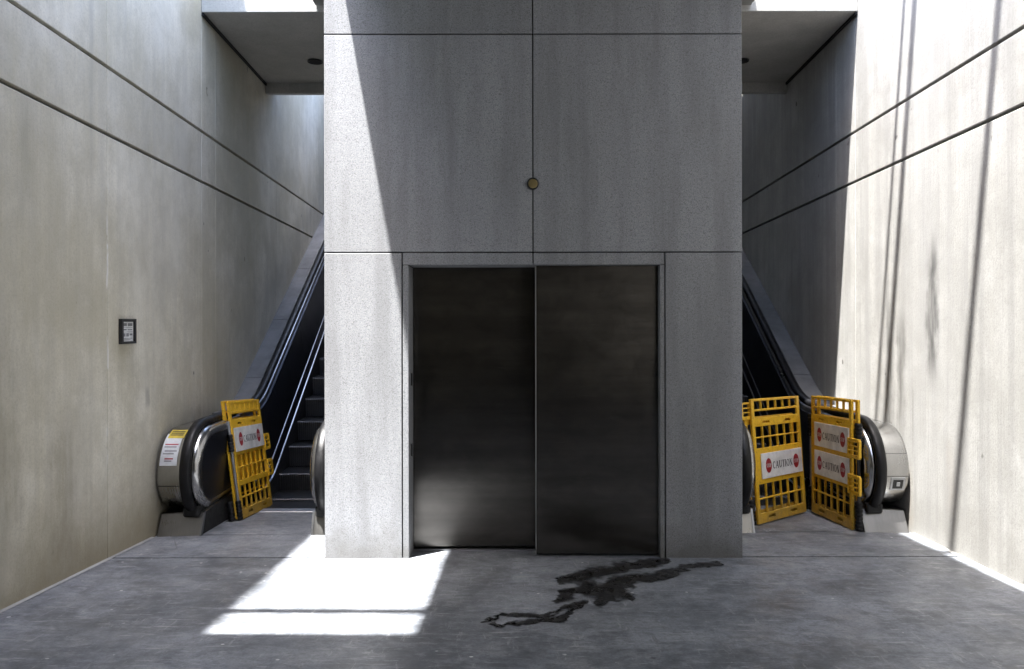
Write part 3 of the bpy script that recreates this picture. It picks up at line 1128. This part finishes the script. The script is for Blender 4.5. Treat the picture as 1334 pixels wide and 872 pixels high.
ZA = [(.085, 'rail2'), (.335, 'grid'), (.375, 'rail'), (.600, 'sign'), (.645, 'rail'), (.835, 'grid'), (.90, 'rail2')]
ZB = [(.085, 'rail2'), (.335, 'grid'), (.365, 'rail'), (.590, 'sign'), (.625, 'rail'), (.845, 'sign'), (.90, 'rail2')]
ZCX = [(.085, 'rail2'), (.300, 'grid'), (.350, 'rail'), (.580, 'grid'), (.610, 'rail'), (.835, 'sign'), (.90, 'rail2')]

ZG = [(.085, 'rail2'), (.335, 'grid'), (.375, 'rail'), (.600, 'grid'), (.645, 'rail'), (.835, 'grid'), (.90, 'rail2')]
ZV = [(.085, 'rail2'), (.835, 'frame'), (.90, 'rail2')]


def panel_object(zones, handle, parent, mtx):
    V, F = build_panel(zones, handle)
    o = mesh_obj('barrier_panel', V, F, 'yellow_plastic', parent, world=False, bevel=.0028)
    o.matrix_local = mtx
    return o


def sign_board(panel, z0, z1, x0=.085, x1=PW - .03):
    bd = mesh_obj('sign_board', *box_vf(x0, x1, -.009, -.0015, z0, z1), 'sign_white', panel, world=False, bevel=.0015)
    cx, cz = (x0 + x1) / 2, (z0 + z1) / 2 - .005
    h = .064
    V, F, wd = stroke_word('CAUTION', h, .10)
    sx = .315 / wd
    lt = mesh_obj('lettering', [(cx + (x - wd / 2) * sx, y - .0098, cz - h / 2 + z) for x, y, z in V], F, 'print_black', panel, world=False)
    tag(lt, kind='stuff')
    for s in (-1, 1):
        ex = cx + s * .218
        ez = cz + .004
        n = 28
        V = [(ex, -.0098, ez)] + [(ex + .045 * math.cos(2 * math.pi * i / n), -.0098, ez + .064 * math.sin(2 * math.pi * i / n)) for i in range(n)]
        mesh_obj('stop_symbol', V, [(0, 1 + i, 1 + (i + 1) % n) for i in range(n)], 'print_red', panel, world=False)
        V, F, w2 = stroke_word('STOP', .034, .12)
        k = .070 / w2
        tag(mesh_obj('stop_lettering', [(ex + (x - w2 / 2) * k, y - .0106, ez - .017 + z) for x, y, z in V], F, 'sign_white', panel, world=False), kind='stuff')
    return bd


SLEEVE = None


def sleeve(parent, x, y, z0, h, r=.030):
    prof = []
    n = max(3, int(h / .028))
    for i in range(n):
        a, b = z0 + h * i / n, z0 + h * (i + 1) / n
        prof += [(r * .86, a), (r, a + (b - a) * .15), (r, a + (b - a) * .7), (r * .86, a + (b - a) * .82)]
    prof.append((r * .86, z0 + h))
    V, F = lathe(prof, 16)
    return mesh_obj('hinge_sleeve', [(a + x, b + y, c) for a, b, c in V], F, 'black_rubber', parent, world=False, smooth=True, auto=35)


def tube(parent, x, y, z0, z1, r, mat, name):
    V, F = lathe([(r, z0), (r, z1)], 14)
    return mesh_obj(name, [(a + x, b + y, c) for a, b, c in V], F, mat, parent, world=False, smooth=True, auto=40)


def latch_tab(panel, x, z, w=.115, h=.165, flip=1):
    xs = [0, .018, w - .030, w - .012, w]
    zs = [0, .012, .030, .058, .068, .096, .106, .135, h - .012, h]

    def solid(i, j):
        if (i == 3 and False): return True
        if i == 3 + 0 and j in (0, len(zs) - 2): return False if i == 4 else True
        if i == 3 and j in (2, 4, 6): return True
        if i in (1, 2) and j in (2, 4, 6) : return j == 9
        return True
    V, F = grid_panel(xs, zs, lambda i, j: not (i in (1,) and j in (2, 4, 6)) and not (i == 3 and j in (0, len(zs) - 2)), .022)
    return mesh_obj('latch_tab', [(x + flip * a, b - .016, c + z) for a, b, c in V], F, 'yellow_plastic', panel, world=False, bevel=.002)


def frame_matrix(origin, end, lean, root):
    """local x runs from origin to end on the floor, local -y is the face, lean tips the top along +y (degrees)"""
    o, e = Vector(origin), Vector(end)
    ax = (e - o).normalized()
    up = Vector((0, 0, 1))
    ay = up.cross(ax).normalized()
    az = ax.cross(ay)
    az2 = (az * math.cos(R(lean)) + ay * math.sin(R(lean))).normalized()
    ay2 = az2.cross(ax)
    m = Matrix((ax, ay2, az2)).transposed().to_4x4()
    m.translation = o - root.location
    return m


def pt(x, y, dz=0.0):
    return (x, y, fz(x, y) + dz)


# opened barrier in front of the right escalator: two leaves, each doubled
bar_r = thing('folding_barrier', pt(2.6, 1.3), 'opened yellow plastic folding barrier with three white caution boards, beside the sunlit wall', 'barrier')
A0, A1 = pt(2.130, 1.06, .005), pt(2.755, 1.60, .005)
mA = frame_matrix(A0, A1, 5.0, bar_r) @ Matrix.Diagonal((1.085, 1, 1, 1))
pa = panel_object(ZA, 'h', bar_r, mA)
sign_board(pa, .378, .598)
mA2 = mA @ Matrix.Translation((-.060, .036, .022))
pa2 = panel_object(ZV, False, bar_r, mA2)
sleeve(pa, -.085, .010, .01, .22, .034)
sleeve(pa, -.100, .010, .62, .21, .034)
tube(pa, -.090, .010, .0, .86, .017, 'yellow_plastic', 'post')
latch_tab(pa2, .08, .88, w=.14, h=.15, flip=-1)

B0, B1 = pt(2.800, 1.60, .005), pt(2.836, .855, .005)
mB = frame_matrix(B0, B1, 1.0, bar_r)
pb = panel_object(ZB, 'h', bar_r, mB)
sign_board(pb, .368, .588)
sign_board(pb, .628, .843)
mB2 = mB @ Matrix.Translation((.040, .036, .004))
pb2 = panel_object(ZV, 'h', bar_r, mB2)
latch_tab(pb, PW - .045, .30, w=.20)
latch_tab(pb, PW - .045, .60, w=.20)
sleeve(pb, PW + .030, .045, .0, .24)
sleeve(pb, PW + .030, .045, .70, .19)
tube(pb, PW + .030, .045, .0, .88, .015, 'frame_black', 'post')
tube(pb, -.040, .02, .0, .90, .016, 'grey_tube', 'post')
sleeve(pb, -.040, .02, .01, .22, .034)
sleeve(pb, -.040, .02, .70, .21, .034)

# folded barrier leaning on the left escalator
bar_l = thing('folding_barrier', pt(-2.47, 1.8), 'folded yellow plastic barrier leaning on an escalator newel by the warm grey wall', 'barrier')
L0, L1 = pt(-2.455, 1.42, .012), pt(-2.425, 2.17, .012)
mL = frame_matrix(L0, L1, 9.0, bar_l)
pl = panel_object(ZCX, 'h', bar_l, mL)
sign_board(pl, .612, .833, .03, PW - .03)
mL2 = mL @ Matrix.Translation((-.030, .036, .012))
pl2 = panel_object(ZB, 'h', bar_l, mL2)
latch_tab(pl, PW - .02, .30, w=.13)
latch_tab(pl, PW - .02, .56, w=.13)
sleeve(pl, -.022, .015, .005, .17, .026)
sleeve(pl, -.022, .015, .62, .16, .026)
tube(pl, -.022, .015, .0, .90, .013, 'grey_tube', 'post')
sleeve(pl2, -.030, .040, .0, .17, .028)
sleeve(pl2, -.030, .040, .60, .20, .028)
mesh_obj('top_plate', *box_vf(.06, PW - .06, .004, .026, PH + .062, PH + .172), 'yellow_plastic', pl, world=False, bevel=.004)


# ------------------------------------------------------------------ water spilt on the floor
def water():
    # blobs in photograph-measured floor metres: (x, y, rx, ry)
    t = NT('wet_concrete')
    at = t.n('Attribute', attribute_name='wet')
    nz = t.noise(t.pos(), 9, 7, 0.7)
    a = t.math('MULTIPLY', t.mapr(at.outputs['Fac'], 0.05, 0.75, 0.0, 0.94), t.ramp(t.math('ADD', t.math('MULTIPLY', nz, 1.0), t.math('MULTIPLY', at.outputs['Fac'], .35)), (0.36, 0.5), (0.52, 1.0)))
    p = t.pos()
    c = t.mix(t.ramp(t.noise(p, 14, 4), (.35, 0), (.65, 1)), (0.012, 0.012, 0.013), (0.026, 0.026, 0.027))
    tr = t.n('BsdfTransparent')
    mx = t.n('MixShader')
    t.done(c, t.mapr(nz, .4, .6, .22, .5), 0, Specular_IOR_Level=.4)
    t.t.links.new(a, mx.inputs[0])
    t.t.links.new(tr.outputs[0], mx.inputs[1])
    t.t.links.new(t.b.outputs[0], mx.inputs[2])
    out = [n for n in t.t.nodes if n.type == 'OUTPUT_MATERIAL'][0]
    t.t.links.new(mx.outputs[0], out.inputs[0])
    M['wet'] = t.m

    def ground(px, py):
        # floor point seen at a pixel of the photograph
        y = -1.0
        for _ in range(30):
            d = y + DIST
            x = (px - 667) * d / 980
            z = fz(x, y)
            d = 980 * (EYE - z) / (py - 420)
            y = d - DIST
        return x, y
    chains = [[(938, 735, 1.6), (905, 738, 3), (885, 744, 4.5), (860, 752, 5.5), (825, 755, 6), (800, 762, 9)],
              [(868, 730, 3.5), (840, 735, 5.5), (810, 740, 6), (780, 746, 7), (750, 753, 7), (728, 757, 3)],
              [(800, 762, 10), (815, 770, 9), (785, 772, 9), (750, 768, 7), (738, 776, 8), (726, 782, 4)],
              [(815, 772, 6), (823, 781, 3)], [(795, 776, 7), (785, 784, 6)], [(770, 766, 9), (760, 762, 8)],
              [(764, 784, 2.0), (748, 789, 3.4), (730, 794, 2.0), (714, 799, 1.8), (704, 806, 1.8)],
              [(737, 806, 5), (715, 808, 4.5), (690, 811, 2.5), (660, 814, 1.8), (645, 818, 2)],
              [(702, 804, 2), (675, 803, 1.8), (650, 801, 1.6), (640, 806, 1.6), (626, 809, 1)],
              [(757, 788, 1.6), (740, 798, 2), (738, 806, 4)], [(640, 812, 1.8), (650, 818, 2)]]
    segs = [(*ch[k], *ch[k + 1]) for ch in chains for k in range(len(ch) - 1)]
    pts = [ground(p[0], p[1]) for ch in chains for p in ch]
    xs = [b[0] for b in pts]
    ys = [b[1] for b in pts]
    x0, x1, y0, y1 = min(xs) - .12, max(xs) + .12, min(ys) - .15, -.012
    h = .0075
    nx, ny = int((x1 - x0) / h), int((y1 - y0) / h)

    def field(x, y):
        d = y + DIST
        px, py = 667 + x * 980 / d, 420 + (EYE - fz(x, y)) * 980 / d
        q = Vector((x * 7, y * 7, 0))
        px += noise.noise(q) * 9 + noise.noise(q * 3.1) * 7  + noise.noise(q * 7.3) * 2
        py += noise.noise(q + Vector((9, 4, 0))) * 3.0 + noise.noise(q * 3.1 + Vector((3, 8, 0))) * 2.6 + noise.noise(q * 7.3 + Vector((1, 5, 0))) * .7
        best = -1
        for (ax, ay, ar, bx, by, br) in segs:
            dx, dy = bx - ax, by - ay
            k = min(1, max(0, ((px - ax) * dx + (py - ay) * dy) / (dx * dx + dy * dy)))
            r = (ar + (br - ar) * k) * 1.6 + .6
            best = max(best, 1 - math.hypot(px - ax - dx * k, py - ay - dy * k) / r)
        hole = noise.noise(Vector((x * 6.5 + 4, y * 9, 2)))
        return best - max(0, hole - .25) * 1.0 + noise.noise(q * 6) * .05
    g = [[field(x0 + i * h, y0 + j * h) for j in range(ny + 1)] for i in range(nx + 1)]
    idx, V, F, A = {}, [], [], []

    def v(i, j):
        if (i, j) not in idx:
            idx[(i, j)] = len(V)
            x, y = x0 + i * h, y0 + j * h
            V.append((x, y, fz(x, y) + .0035))
            A.append(max(0.0, g[i][j]))
        return idx[(i, j)]
    for i in range(nx):
        for j in range(ny):
            if max(g[i][j], g[i + 1][j], g[i][j + 1], g[i + 1][j + 1]) > 0:
                F.append((v(i, j), v(i + 1, j), v(i + 1, j + 1), v(i, j + 1)))
    o = mesh_obj('water_stain', V, F, 'wet')
    at = o.data.attributes.new('wet', 'FLOAT', 'POINT')
    at.data.foreach_set('value', A)
    tag(o, 'dark wet trail of spilt water on the floor before the lift doors', 'water stain')


water()
